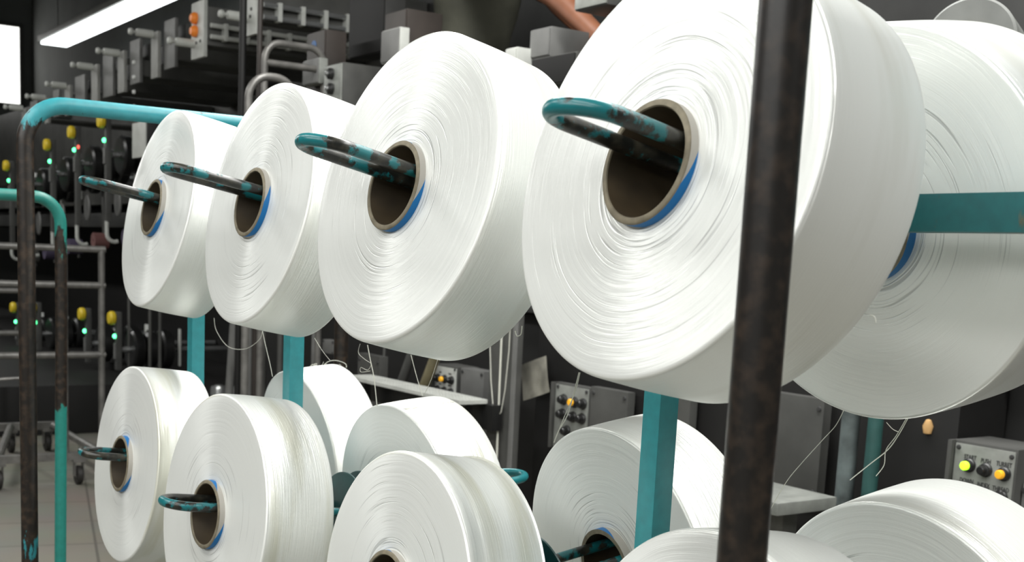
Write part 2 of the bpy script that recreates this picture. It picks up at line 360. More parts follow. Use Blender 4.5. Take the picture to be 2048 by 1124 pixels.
def make_spool(key):
    I, ax, Rr = SPOOLS[key]; I = Vector(I); I.z += ZO; ax = Vector(ax).normalized()
    up = Vector((0, 0, 1)); xa = up.cross(ax).normalized(); ya = ax.cross(xa)
    root = empty('yarn_spool', I, LABELS[key], 'yarn spool', 'white yarn spools on the trolley pegs')
    root.rotation_mode = 'QUATERNION'; root.rotation_quaternion = Matrix((xa, ya, ax)).transposed().to_quaternion()
    root['label'] = LABELS[key]
    warm = 'yarn_side_warm' if key in ('LF2', 'LF1', 'LB2', 'LF3') else 'yarn_side'
    # wound yarn: both end faces and the rim, one body; the rim slightly barrelled
    prof = []; mi = []
    def P(r, z, k): prof.append((r, z)); mi.append(k)
    bev = .0035
    P(RC - .0003, 0, 0); P(Rr * .6, -.0012, 0); P(Rr - bev, 0, 0)
    for i in range(1, 4): a = math.pi / 2 * i / 4; P(Rr - bev + bev * math.sin(a), bev - bev * math.cos(a), 1)
    steps = 14
    for i in range(steps + 1):
        t = i / steps; z = bev + (W - 2 * bev) * t; r = Rr + .0008 * math.sin(math.pi * t)
        if key == 'LF1': r = Rr - .002 + .002 * t - .0012 * math.exp(-((t - .86) / .03) ** 2)
        P(r if 0 < i < steps else (r if key == 'LF1' else Rr), z, 1)
    if key == 'LF1':
        pr = prof[-1][0]
        # outer end face keeps full radius
    rl = prof[-1][0]
    for i in range(1, 4): a = math.pi / 2 * i / 4; P(rl - bev + bev * math.cos(a), W - bev + bev * math.sin(a), 1)
    P(rl - bev, W, 0)
    for q in (.85, .65, .45): P(RC + (rl - RC) * q, W + .0006 * (1 - q), 0)
    P(RC - .0003, W + .0006, 0)
    MB().lathe(prof, 160, mats=mi).build('yarn_winding', [M['yarn_face'], M[warm]], root, ang=40)
    # cardboard tube with a blue spiral stripe, proud of both faces
    e = .0085; L0 = -.010; L1 = W + e
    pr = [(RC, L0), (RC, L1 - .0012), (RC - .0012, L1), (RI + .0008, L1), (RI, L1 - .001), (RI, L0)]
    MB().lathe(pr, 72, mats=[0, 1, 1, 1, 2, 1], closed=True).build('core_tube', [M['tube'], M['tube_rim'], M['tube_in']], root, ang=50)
    return root, I, ax, xa, ya
PEGLEN = {'3': .252, '2': .267, '1': .284, '0': .286}

# --- trolley
trolley = empty('bobbin_trolley', (0, .58, 0), 'teal steel bobbin trolley with looped pegs holding the white yarn spools', 'trolley')
TP = []
def tp(o): TP.append(o); return o
S = {}
HZ = {}
for key in SPOOLS:
    S[key] = make_spool(key)
yfar, ynear, hxw, ztop = 1.351, -.176, .28, ZO + .182
pr = .0132
def endframe(y, m, r, ztop):
    rb = .062
    p = [Vector((-hxw, y, .12)), Vector((-hxw, y, .5)), Vector((-hxw, y, .9)), Vector((-hxw, y, 1.2)), Vector((-hxw, y, ztop - rb))]
    p += arc((-hxw + rb, y, ztop - rb), rb, math.pi, math.pi / 2, (1, 0, 0), (0, 0, 1), 10)[1:]
    q = [Vector((-v.x, v.y, v.z)) for v in p][::-1]
    return MB().tube(p + q, r, 28).build('end_frame', m)
tp(endframe(yfar, M['frame'], .0132, ztop))
tp(endframe(ynear, M['near_leg'], pr, ztop))
ah = .0113
for y in (.193, .965, yfar):
    tp(MB().box((-ah, y - ah, .12), (ah, y + ah, ZO + (.006 if y < yfar else ztop - ZO - .012)), .0015).build('post', M['post']))
tp(MB().box((-ah, ynear - ah, ZO + .006), (ah, ynear + ah, ztop - .012), .0015).build('post', M['post']))
tp(MB().box((-ah, ynear + ah, ZO + .0065), (ah, yfar - ah, ZO + .033), .0015).build('long_bar', M['bar']))
for zz in (-.378, ):
    tp(MB().box((-ah, .193 - ah, ZO + zz + .0065), (ah, yfar - ah, ZO + zz + .033), .0015).build('long_bar', M['bar']))
for y in (yfar, ynear):
    for zz in (.013, -.378):
        for sx in (-1, 1):
            continue
            xs = sorted((sx * ah, sx * (hxw - pr * .6)))
            tp(MB().box((xs[0], y - ah, ZO + zz + .008), (xs[1], y + ah, ZO + zz + .03), .0015).build('cross_bar', M['bar']))
for sx in (-1, 1):
    tp(MB().box((sx * hxw - .018, ynear - .02, .11), (sx * hxw + .018, yfar + .02, .15), .003).build('base_rail', M['bar']))
for y in (ynear, yfar):
    tp(MB().box((-hxw, y - .018, .11), (hxw, y + .018, .15), .003).build('base_rail', M['bar']))
def caster(x, y, zt, parent=None, r=.045, name='caster'):
    b = MB(); b.box((x - .03, y - .03, zt - .012), (x + .03, y + .03, zt)); b.box((x - .022, y - .02, r * .9), (x - .018, y + .02, zt - .01)); b.box((x + .018, y - .02, r * .9), (x + .022, y + .02, zt - .01))
    o = b.build(name, M['pipe'])
    b = MB(); mt = Matrix.Translation((x, y, r)) @ Matrix.Rotation(math.pi / 2, 4, 'Y')
    b.lathe([(.006, -.014), (r - .004, -.014), (r, -.009), (r, .009), (r - .004, .014), (.006, .014)], 28, mtx=mt, closed=True)
    wv = b.build('wheel', M['rubber']); wv.parent = o
    return o
for sx in (-1, 1):
    for y in (ynear, yfar): tp(caster(sx * hxw, y, .11))
# pegs: U-bent rod loops rising outward, welded to the long bar
def make_peg(key, L):
    root, I, ax, xa, ya = S[key]
    base = I - ax * (abs(I.x) / abs(ax.x))
    off = ya * .0136; hw = .0284; rr = .0059
    u0 = .006
    pts = [base + off + xa * hw + ax * u0, base + off + xa * hw + ax * (L * .5)]
    e = L - hw * 1.0
    pts += [base + off + xa * hw + ax * e]
    c = base + off + ax * e
    pts += [c + xa * (hw * math.cos(t)) + ax * (hw * 1.0 * math.sin(t)) for t in [math.pi * i / 18 for i in range(1, 18)]]
    pts += [base + off - xa * hw + ax * e, base + off - xa * hw + ax * (L * .5), base + off - xa * hw + ax * u0]
    o = MB().tube(pts, rr, 18).build('peg', M['peg']); tp(o)
    # round stop disc near the bar
    if key[0] == 'U': return
    mt = Matrix.Translation(base + ax * .0165) @ Matrix((xa, ya, ax)).transposed().to_4x4()
    tp(MB().lathe([(0, 0), (.06, 0), (.062, .001), (.062, .003), (.06, .004), (0, .004)], 48, mtx=mt).build('stop_disc', M['disc']))
for key in SPOOLS: make_peg(key, PEGLEN[key[-1]] if key[1] == 'F' else .285)
rebase(trolley, TP)

# loose threads hanging from spools
def thread(parent_key, pts, r=.0005, name='loose_thread'):
    root = S[parent_key][0]; I, ax, xa, ya = S[parent_key][1:]
    mi = (Matrix.Translation(I) @ Matrix((xa, ya, ax)).transposed().to_4x4()).inverted()
    # smooth the control points
    P = [Vector(p) for p in pts]; Q = []
    for i in range(len(P) - 1):
        a = P[max(i - 1, 0)]; b = P[i]; c = P[i + 1]; d = P[min(i + 2, len(P) - 1)]
        for k in range(8):
            t = k / 8; Q.append(.5 * ((2 * b) + (c - a) * t + (2 * a - 5 * b + 4 * c - d) * t * t + (3 * b - a - 3 * c + d) * t ** 3))
    Q.append(P[-1])
    b = MB().tube([mi @ q for q in Q], r, 6); return b.build(name, M['thread'], root)
def rowx(pts, X): return [hx(px, py, X) for px, py in pts]
thread('UF0', rowx([(1690, 815), (1672, 850), (1645, 880), (1600, 930), (1572, 965), (1538, 1024)], .12), .00035)
thread('UB0', rowx([(1815, 838), (1797, 870), (1775, 900), (1740, 928), (1700, 960)], .15), .00045)
thread('UB0', rowx([(1812, 838), (1792, 872), (1772, 900), (1768, 930), (1752, 952)], .15), .0004)
thread('UB0', rowx([(1773, 845), (1785, 858), (1797, 864)], .15), .0003)
thread('UF2', rowx([(525, 662), (531, 690), (540, 728), (545, 753)], -.03), .00045)
thread('UF2', rowx([(428, 636), (433, 662), (456, 693), (490, 698), (518, 680), (525, 662)], -.02), .0004)
thread('UF1', rowx([(735, 690), (741, 722), (748, 756), (754, 812)], -.02), .0006)
thread('UF1', rowx([(720, 688), (717, 706), (730, 719), (742, 728), (735, 740), (722, 735), (722, 744), (740, 742)], -.02), .00035)
thread('UF1', rowx([(822, 710), (833, 752), (845, 792)], .02), .00045)
thread('UF1', rowx([(875, 720), (862, 760), (847, 792)], .02), .00035)
thread('UF1', rowx([(629, 676), (645, 702), (661, 722)], -.02), .00035)
thread('UF1', rowx([(1030, 662), (1034, 672), (1042, 668), (1044, 652)], -.04), .0005)
thread('UF0', rowx([(1158, 745), (1148, 785), (1135, 830), (1117, 862), (1108, 885)], .1), .0006)
thread('UF0', rowx([(1160, 745), (1150, 785), (1128, 835), (1110, 880)], .1), .0005)
thread('UF0', rowx([(1740, 630), (1749, 634), (1752, 645)], -.14), .0003)
# frayed ends on the rim of the spool behind the thin teal post
root, I, ax, xa, ya = S['LB3']
Rr = SPOOLS['LB3'][2]
for i in range(26):
    a = math.radians(random.uniform(35, 120)); z = random.uniform(.0, W)
    p0 = I + ax * z + (xa * math.cos(a) + ya * math.sin(a)) * Rr
    a2 = a + random.uniform(-.12, .12); h = random.uniform(.0015, .006)
    p1 = I + ax * (z + random.uniform(-.008, .008)) + (xa * math.cos((a + a2) / 2) + ya * math.sin((a + a2) / 2)) * (Rr + h)
    p2 = I + ax * (z + random.uniform(-.012, .012)) + (xa * math.cos(a2) + ya * math.sin(a2)) * (Rr + h * random.choice((0, 1.2)))
    thread('LB3', [p0, p1, p2], .00035)
thread('LB3', rowx([(640, 738), (655, 724), (672, 721), (690, 727), (693, 735)], .14), .0006)
# snag on LB2
root, I, ax, xa, ya = S['LB2']; Rr = SPOOLS['LB2'][2]
for k in range(3):
    q = []
    for i in range(14):
        z = .006 + .006 * i; a = math.radians(101 + random.uniform(-1.2, 1.2) + k * .8)
        q.append(I + ax * z + (xa * math.cos(a) + ya * math.sin(a)) * (Rr + .0005))
    thread('LB2', q, .0006, 'yarn_snag')

# ------------------------------------------------------------------ second teal trolley, left behind
def pipe_thing(name, label, cat, paths, r, m, base, pn='end_frame'):
    root = empty(name, base, label, cat); ps = []
    for (n, pts, rr) in paths: ps.append(MB().tube(pts, rr or r, 18).build(n, m))
    rebase(root, ps); return root
D2 = 1.60   # plane Y for the second trolley end frame
yy = 2.02
c = hy(118, 700, yy); top = hy(40, 391, yy).z; xr = hy(122, 560, yy).x
rb = .055
pth = [Vector((xr - .01, yy, .12)), Vector((xr, yy, 1.0)), Vector((xr, yy, top - rb))]
pth += arc((xr - rb, yy, top - rb), rb, 0, math.pi / 2, (1, 0, 0), (0, 0, 1), 10)[1:]
pth += [Vector((xr - .3, yy, top)), Vector((xr - .52 + rb, yy, top))]
pth += arc((xr - .52 + rb, yy, top - rb), rb, math.pi / 2, math.pi, (1, 0, 0), (0, 0, 1), 10)[1:]
pth += [Vector((xr - .52, yy, .12))]
t2 = pipe_thing('pipe_trolley', 'empty teal and black pipe trolley frame behind the far end post at left', 'trolley',
    [('end_frame', pth, .0125), ('base_rail', [(xr, yy, .14), (xr - .52, yy, .14)], .0125),
     ('base_rail', [(xr, yy, .14), (xr, yy - 0.0 + .9, .14)], .0125), ('base_rail', [(xr - .52, yy, .14), (xr - .52, yy + .9, .14)], .0125),
     ('base_rail', [(xr, yy + .9, .14), (xr - .52, yy + .9, .14)], .0125), ('cross_bar', [(xr - .3, yy, hy(10, 1028, yy).z), (xr - .52, yy, hy(10, 1028, yy).z)], .007)], .0125, M['far_frame'], (xr - .26, yy + .45, 0))
for (cx_, cy_) in ((xr, yy), (xr - .52, yy), (xr, yy + .9), (xr - .52, yy + .9)):
    o = caster(cx_, cy_, .13); o.parent = t2; o.location = -Vector(t2.location)

# ------------------------------------------------------------------ grey pipe cart with casters
cg = hz(157, 968, 0); cg2 = hz(22, 905, 0)
XG = cg.x
root = empty('pipe_cart', (XG - .25, cg.y + .4, 0), 'grey steel pipe rack cart on casters standing on the floor at far left', 'cart'); ps = []
yg = cg.y
def gp(px, py): return hy(px, py, yg)
xL, xR_ = gp(-110, 500).x, gp(203, 500).x
rp = .016
zt_ = gp(150, 497).z
ps.append(MB().tube([(xR_, yg, .13), (xR_, yg, zt_)], rp, 14).build('post', M['pipe']))
ps.append(MB().tube([(xL, yg, .13), (xL, yg, zt_)], rp, 14).build('post', M['pipe']))
xm = gp(130, 600).x
ps.append(MB().tube([(xm, yg, .13), (xm, yg, zt_)], rp * .8, 14).build('post', M['pipe']))
for (px, py) in ((150, 497), (150, 570), (150, 710)):
    z = gp(px, py).z; ps.append(MB().tube([(xL - .016, yg, z), (xR_ + .016, yg, z)], rp, 14).build('rail', M['pipe']))
for z in (gp(150, 600).z, gp(150, 695).z):
    ps.append(MB().tube([(xL, yg + .9, z), (xR_ - .1, yg + .9, z)], rp * .9, 14).build('rail', M['pipe']))
for x in (xL, xR_ - .1): ps.append(MB().tube([(x, yg + .9, .13), (x, yg + .9, zt_)], rp, 14).build('post', M['pipe']))
bz = gp(100, 913).z
yr_ = cg2.y; xrl = cg2.x; xrr = hy(105, 880, yr_).x; xfl = gp(-4, 950).x; xfr = gp(157, 950).x
ps.append(MB().box((xL - .02, yg - .02, bz - .02), (xR_ + .02, yg + .02, bz + .015)).build('base_rail', M['pipe']))
ps.append(MB().box((xrl - .3, yr_ - .02, bz - .02), (xrr + .02, yr_ + .02, bz + .02)).build('base_rail', M['pipe']))
for x0, x1 in ((xfl, xrl), (xR_, xrr)):
    ps.append(MB().tube([(x0, yg, bz), (x1, yr_, bz)], .02, 10).build('base_rail', M['pipe']))
ps.append(MB().tube([(xL + .1, yg, gp(60, 760).z), (xL + .35, yg, gp(60, 755).z)], .008, 8).build('hook_bar', M['pipe']))
cs = [caster(xfr, yg, bz - .02, r=.046), caster(xfl, yg, bz - .02, r=.046), caster(xrr - .03, yr_, bz - .02, r=.046), caster(xrl, yr_, bz - .02, r=.046)]
rebase(root, ps)
for o in cs: o.parent = root; o.location = -Vector(root.location)

# ------------------------------------------------------------------ the long winding machine
XM = 1.60
mach = empty('winding_machine', (2.5, 5, 0), 'long dark textile winding machine body running behind the trolleys', 'machine'); mp_ = []
def mb(name, lo, hi, m, bev=0): o = MB().box(lo, hi, bev).build(name, m); mp_.append(o); return o
mb('lower_body', (1.85, -1.2, .0), (3.3, 5.2, .98), M['black'], .01)
mb('back_panel', (2.55, 5.2, .0), (3.3, 15.5, 1.75), M['black'], .01)
mb('upper_back_panel', (2.55, 5.2, 1.75), (3.3, 15.5, 2.55), M['dark2'], .01)
mb('dark_floor_block', (.3, 6.7, 0), (1.77, 15.5, .30), M['black'], .01)  # added black block beside the plinth, hides the far floor to keep it dark
mb('base_plinth', (1.78, 5.21, 0), (2.54, 15.5, .34), M['black'], .01)
mb('upper_body', (2.55, -1.2, .98), (3.3, 5.2, 3.3), M['dark'], .01)
mb('walkway', (1.80, -1.2, .985), (2.5, 5.2, 1.0), M['dark'], .002)
# long horizontal decks under the upper boxes
for (px, py, X, dz, m) in ((300, 178, 2.0, .12, 'dark2'), (300, 200, 1.9, .10, 'dark')):
    mb('deck', (X, 4.4, 1.62 - dz * 1.5 + (.2 if dz > .11 else 0) - .2), (2.445, 14, 1.62 - dz * .5 + (.2 if dz > .11 else 0) - .2), M[m], .004)
for (px, w_, m, ytop) in ((500, 9, 'grey', 560), (524, 18, 'dark2', 560), (560, 12, 'grey2', 560), (627, 10, 'grey', 560), (693, 5, 'grey2', 560), (768, 6, 'grey2', 560), (320, 7, 'grey2', 560), (300, 7, 'dark2', 560), (258, 6, 'dark2', 560)):
    X = XM + .1; p = hx(px, 720, X); dep = (p - CAM).dot(cF); rr = w_ * dep / FPX / 2
    o = MB().tube([(p.x, p.y, 0), (p.x, p.y, 1.1)], rr, 14).build('pole', M[m]); mp_.append(o)
# grey column and dark cabinet face
a = hx(980, 700, 1.55); b_ = hx(1036, 700, 1.55)
mb('column', (1.55, b_.y, 0), (1.57, a.y, 1.35), M['grey2'], .004)
mb('column_strip', (1.543, b_.y, 0), (1.549, b_.y + .022, 1.35), M['grey'], .001)
a = hx(1040, 700, 1.6); b_ = hx(1900, 700, 1.6)
mb('dark_door', (1.66, b_.y, 0), (1.84, a.y - .02, 1.02), M['black'], .004)
rebase(mach, mp_)

def boxthing(name, label, cat, parts, base):
    root = empty(name, base, label, cat); ps = []
    for (n, lo, hi, m, bev) in parts:
        lo, hi = [min(x, y) for x, y in zip(lo, hi)], [max(x, y) for x, y in zip(lo, hi)]
        ps.append(MB().box(lo, hi, bev).build(n, m))
    rebase(root, ps); return root, ps
def lathe_on(mt, prof, name, m, root, seg=24):
    o = MB().lathe(prof, seg, mtx=mt).build(name, m); o.parent = root; o.location = -Vector(root.location); return o
NEGX = Matrix.Rotation(-math.pi / 2, 4, 'Y')      # local z -> world -x

# slanted olive pole with a tan card
p0 = hx(468, 640, 1.5); p1 = hx(455, 830, 1.5)
d = (p1 - p0); k0 = (p0.z - .0) / -d.z
bt = p0 + d * k0
root = empty('support_pole', bt, 'greyish leaning support pole carrying a tan card, behind the upper spools', 'pole')
o = MB().tube([bt, p0 - d * .35], .019, 16).build('pipe', M['grey']); rebase(root, [o])
c = hx(474, 701, 1.47); 
cardb = MB(); cardb.box((-.002, -.034, -.042), (.0, .034, .042), 0, Matrix.Translation((1.4795, c.y, c.z)) @ Matrix.Rotation(.05, 4, 'X'))
cardb.box((-.002, -.036, -.006), (.0, .03, .006), 0, Matrix.Translation((1.476, c.y - .008, c.z - .042)) @ Matrix.Rotation(.12, 4, 'X'))
tag(cardb.build('card', M['cardboard']), 'small tan card fixed to the leaning grey pole', 'card')
# bright steel canisters
for (px, py, w_, lab) in ((437, 786, 16, 'bright steel canister on the machine ledge right of the thin teal post'), (473, 786, 7, 'small shiny steel cup beside the larger steel canister')):
    X = 1.72; p = hx(px, 800, X); dep = (p - CAM).dot(cF); rr = w_ * dep / FPX; zt2 = hx(px, 772, X).z; zb = hx(px, 830, X).z
    root = empty('steel_canister', (p.x, p.y, zb), lab, 'canister')
    lathe_on(Matrix.Translation((p.x, p.y, zb)), [(0, 0), (rr, 0), (rr, zt2 - zb - .015), (rr * .93, zt2 - zb - .004), (rr * .9, zt2 - zb), (0, zt2 - zb)], 'body', M['chrome'], root, 32)
    lathe_on(Matrix.Translation((p.x, p.y, zt2 + .0005)), [(0, 0), (rr * .5, 0), (rr * .5, .006), (0, .009)], 'lid', M['chrome'], root, 24)
cp = hx(437, 830, 1.72)
boxthing('machine_ledge', 'dark ledge under the steel canisters', 'ledge', [('top', (1.60, cp.y - .10, cp.z - .03), (1.82, cp.y + .25, cp.z - .0005), M['dark2'], .003), ('support', (1.70, cp.y - .03, 0.001), (1.78, cp.y + .03, cp.z - .03), M['black'], .003)], (1.72, cp.y, 0))

# white grating shelf
zs = hx(970, 802, 1.48).z; ya_ = hx(738, 800, 1.5).y; yb_ = hx(972, 803, 1.5).y
root = empty('grating_shelf', (1.36, (ya_ + yb_) / 2, 0), 'white metal grating shelf over a dark beam, seen between the spools', 'shelf'); ps = []
g_ = MB()
n = 38
for i in range(n + 1):
    y = yb_ + (ya_ - yb_) * i / n; g_.box((1.40, y - .004, zs - .012), (1.50, y + .004, zs))
for i in range(5):
    x = 1.4 + .1 * i / 4; g_.box((x - .006, yb_, zs - .012), (x + .006, ya_, zs + .001))
ps.append(g_.build('grating', M['light']))
ps.append(MB().box((1.50, yb_ - .04, zs - .10), (1.54, ya_, zs - .014), .003).build('beam', M['black2']))
for y in (yb_ + .05, ya_ - .05): ps.append(MB().box((1.44, y - .015, 0), (1.47, y + .015, zs - .013)).build('leg', M['black2']))
rebase(root, ps)

# ------------------------------------------------------------------ push-button control boxes
def text_part(s, size, mt, root, m):
    cu = bpy.data.curves.new('lettering', 'FONT'); cu.body = s; cu.size = size; cu.align_x = 'CENTER'; cu.extrude = .0003
    cu.offset = .0002
    t = bpy.data.objects.new('tmp_text', cu); COL.objects.link(t)
    dg = bpy.context.evaluated_depsgraph_get(); me = bpy.data.meshes.new_from_object(t.evaluated_get(dg))
    bpy.data.objects.remove(t)
    me.transform(Matrix.Scale(.72, 4, (1, 0, 0))); me.transform(mt); me.materials.clear(); me.materials.append(m)
    o = bpy.data.objects.new('lettering', me); COL.objects.link(o); o.parent = root; o.location = -Vector(root.location); return o
def control_box(label, xl, xr, yt, yb, X, btns, texts, depth=.14, face=None):
    a = hx(xl, yt, X); b = hx(xr, yt, X); zb = hx(xl, yb, X).z
    ya, yb2 = a.y, b.y; w = ya - yb2; h = a.z - zb
    root, ps = boxthing('control_box', label, 'control box', [('housing', (X + .004, yb2, zb), (X + depth, ya, a.z), M['grey2'], .003), ('face_plate', (X + .0, yb2 + .004, zb + .004), (X + .0038, ya - .012, a.z - .006), face or M['panel'], .0008),
        ('left_flange', (X - .012, ya - .010, zb), (X + .004, ya, a.z), M['grey2'], .001)], (X, (ya + yb2) / 2, 0))
    def uv(u, v): return Vector((X, ya - u * w, a.z - v * h))
    for (u, v, cm, lit) in btns:
        p = uv(u, v); rr = w * .085
        mt = Matrix.Translation(p) @ NEGX
        bt = lathe_on(mt, [(0, 0.0002), (rr * 1.15, 0.0002), (rr * 1.15, .004), (rr * .95, .007), (rr * .95, .013), (rr * .78, .014), (0, .014)], 'push_button', M['black2'], root)
        cap = MB().lathe([(0, .0142), (rr * .74, .0142), (rr * .74, .021), (rr * .6, .024), (0, .025)], 24, mtx=mt).build('button_cap', M[cm]); cap.parent = bt
    for (u, v, s, k) in texts:
        p = uv(u, v)
        mt = Matrix.Translation(p + Vector((-.0004, 0, 0))) @ Matrix(((0, 0, -1, 0), (-1, 0, 0, 0), (0, 1, 0, 0), (0, 0, 0, 1))) @ Matrix.Rotation(0, 4, 'Z')
        text_part(s, h * .058 * k, mt, root, M['ink'])
    for (u, v) in ((.13, .06), (.93, .07)):
        lathe_on(Matrix.Translation(uv(u, v)) @ NEGX, [(0, 0), (w * .035, 0), (w * .03, .003), (0, .004)], 'screw', M['ink'], root, 12)
    return root
T9 = [(.32, .155, 'START', 1.), (.56, .165, 'PUSH', 1.), (.83, .165, 'TURRET', 1.), (.30, .375, 'DOWN', 1.), (.56, .385, 'INDEX', 1.), (.82, .390, 'THREAD', 1.), (.50, .625, 'STOP', 1.), (.80, .80, 'No.', 1.)]
control_box('grey control box with lit green START button and yellow TURRET button at lower right', 1903, 2038, 878, 1095, 1.60,
    [(.32, .21, 'lime', 1), (.575, .225, 'black2', 0), (.85, .23, 'amber', 1), (.32, .435, 'black2', 0), (.575, .435, 'maroon', 0), (.84, .44, 'black2', 0), (.50, .68, 'black2', 0)], T9)
control_box('dim control box with one yellow button, right of the soiled paper', 1108, 1180, 763, 895, 1.62,
    [(.32, .24, 'black2', 0), (.62, .25, 'amber', 1), (.86, .25, 'black2', 0), (.30, .46, 'black2', 0), (.60, .47, 'black2', 0), (.85, .47, 'black2', 0), (.45, .70, 'black2', 0)], [], depth=.03)
control_box('small control box with two rows of buttons above the white grating shelf', 868, 914, 727, 800, 1.62,
    [(.22, .36, 'black2', 0), (.52, .36, 'amber', 0), (.82, .36, 'black2', 0), (.22, .68, 'black2', 0), (.52, .68, 'black2', 0), (.82, .68, 'black2', 0)], [(.3, .22, 'START', 1.), (.72, .22, 'TURRET', 1.), (.3, .54, 'DOWN', 1.), (.72, .54, 'THREAD', 1.)], depth=.10, face=M['light'])
# plain panels
def panel(label, xl, xr, yt, yb, X, m, depth=.05, name='machine_panel', screws=True, cat='panel'):
    a = hx(xl, yt, X); b = hx(xr, yt, X); zb = hx(xl, yb, X).z
    root = MB().box((X, b.y, zb), (X + depth, a.y, a.z), .004).build('cover_panel', M[m], mach); root.location = -Vector(mach.location); root['label'] = label
    if screws:
        w = a.y - b.y; h = a.z - zb
        for (u, v) in ((.08, .1), (.92, .1), (.08, .9), (.92, .9)):
            MB().lathe([(0, 0), (.007, 0), (.006, .003), (0, .004)], 10, mtx=Matrix.Translation((X, a.y - u * w, a.z - v * h)) @ NEGX).build('screw', M['ink'], root)
    return root
panel('plain grey cover panel right of the dim control box', 1182, 1257, 772, 895, 1.62, 'grey2', .03)
panel('small grey cover panel right of the small control box', 922, 968, 735, 806, 1.62, 'grey', .06)
panel('tall grey cover plate with dark screws right of the black post', 1540, 1651, 782, 985, 1.60, 'grey2', .03)
panel('grey cover plate with light lower edge below the grating shelf', 935, 975, 824, 880, 1.60, 'grey', .05)
panel('narrow grey upright panel behind the nearest teal post', 1335, 1385, 740, 880, 1.62, 'grey2', .03, screws=False)
panel('grey panel edge at far right beside the START control box', 2046, 2120, 965, 1124, 1.63, 'grey', .04)
panel('grey machine cover behind the hanging thread curl', 716, 760, 705, 830, 1.66, 'grey2', .04)
panel('small pale bracket plate above the frayed spool', 645, 668, 678, 705, 1.66, 'grey', .04)
# silver table below plate
a = hx(1500, 962, 1.45)
boxthing('steel_table', 'low pale steel table right of the black post', 'table', [('tabletop', (1.30, hx(1648, 975, 1.45).y, a.z - .03), (1.50, hx(1480, 975, 1.45).y, a.z), M['panel'], .006), ('leg', (1.40, hx(1600, 975, 1.45).y, 0), (1.45, hx(1600, 975, 1.45).y + .05, a.z - .03), M['pipe'], .002), ('leg', (1.40, hx(1500, 975, 1.45).y, 0), (1.45, hx(1500, 975, 1.45).y + .05, a.z - .03), M['pipe'], .002)], (1.44, hx(1560, 975, 1.45).y, 0))
# vertical pipes
for (px, w_, m, lab) in ((1698, 36, 'steelblue', 'thick rusty grey blue vertical pipe under the shaded upper right spool'), (1748, 30, 'tealpipe', 'dark teal vertical pipe beside the rusty grey blue pipe')):
    p = hx(px, 880, 1.55); dep = (p - CAM).dot(cF); rr = w_ * dep / FPX / 2
    root = empty('vertical_pipe', (p.x, p.y, 0), lab, 'pipe')
    lathe_on(Matrix.Translation((p.x, p.y, 0)), [(0, 0), (rr * 1.5, 0), (rr * 1.5, .02), (rr, .022), (rr, 1.0), (0, 1.0)], 'shaft', M[m], root, 28)
# soiled paper
c = hx(1072, 757, 1.635)
pb = MB(); n = 8
grid = [[None] * (n + 1) for _ in range(n + 1)]
mt = Matrix.Translation(c) @ Matrix.Rotation(-.32, 4, 'X')
for i in range(n + 1):
    for j in range(n + 1):
        u = i / n - .5; v = j / n - .5
        grid[i][j] = pb.bm.verts.new(mt @ Vector((-.006 - .008 * math.sin(u * 5 + v * 3) * abs(u), -u * .15, v * .12)))
for i in range(n):
    for j in range(n): pb.bm.faces.new((grid[i][j], grid[i + 1][j], grid[i + 1][j + 1], grid[i][j + 1]))
o = pb.build('paper_sheet', M['paper'], recalc=False); tag(o, 'tilted soiled paper sheet stuck on the dark machine door', 'paper')
# white cord on column
c0 = hx(1003, 680, 1.535); c1 = hx(993, 925, 1.535)
def rope(pts, r, label):
    P = [Vector(p) for p in pts]
    o = MB().tube(P, r, 8).build('white_cord', M['thread']); tag(o, label, 'cord', 'white cords on the grey column'); return o
rope([Vector((1.535, c0.y, 1.22)), c0, c1, Vector((1.535, c1.y, c1.z - .05))], .0035, 'straight white cord hanging down the grey machine column')
rope([hx(980, 690, 1.53), hx(982, 760, 1.53), hx(986, 812, 1.53), hx(992, 835, 1.53), hx(1002, 825, 1.53), hx(1010, 780, 1.53), hx(1018, 700, 1.53), hx(1020, 660, 1.53)], .0015, 'thin looped white cord on the grey machine column')
# small tan drip
c = hx(1856, 852, 1.655)
o = MB().lathe([(0, 0), (.009, .003), (.012, .02), (.006, .034), (0, .036)], 16, mtx=Matrix.Translation((c.x, c.y, c.z - .02))).build('tan_tag', M['cardboard'])
tag(o, 'tiny tan tag on the black door under the shaded spool', 'tag')

# leaning olive pipes near control box
root = pipe_thing('brace_pipe', 'leaning olive brace pipe left of the small control box', 'pipe', [('pipe', [hx(838, 800, 1.58), hx(880, 690, 1.58)], .02)], .02, mat('olive_pipe', (.16, .14, .08), .5, noise=.2), hx(838, 800, 1.58))
root = pipe_thing('brace_pipe', 'dark leaning brace pipe above the white grating shelf', 'pipe', [('pipe', [hx(790, 800, 1.6), hx(830, 690, 1.6)], .018)], .018, M['grey2'], hx(790, 800, 1.6))

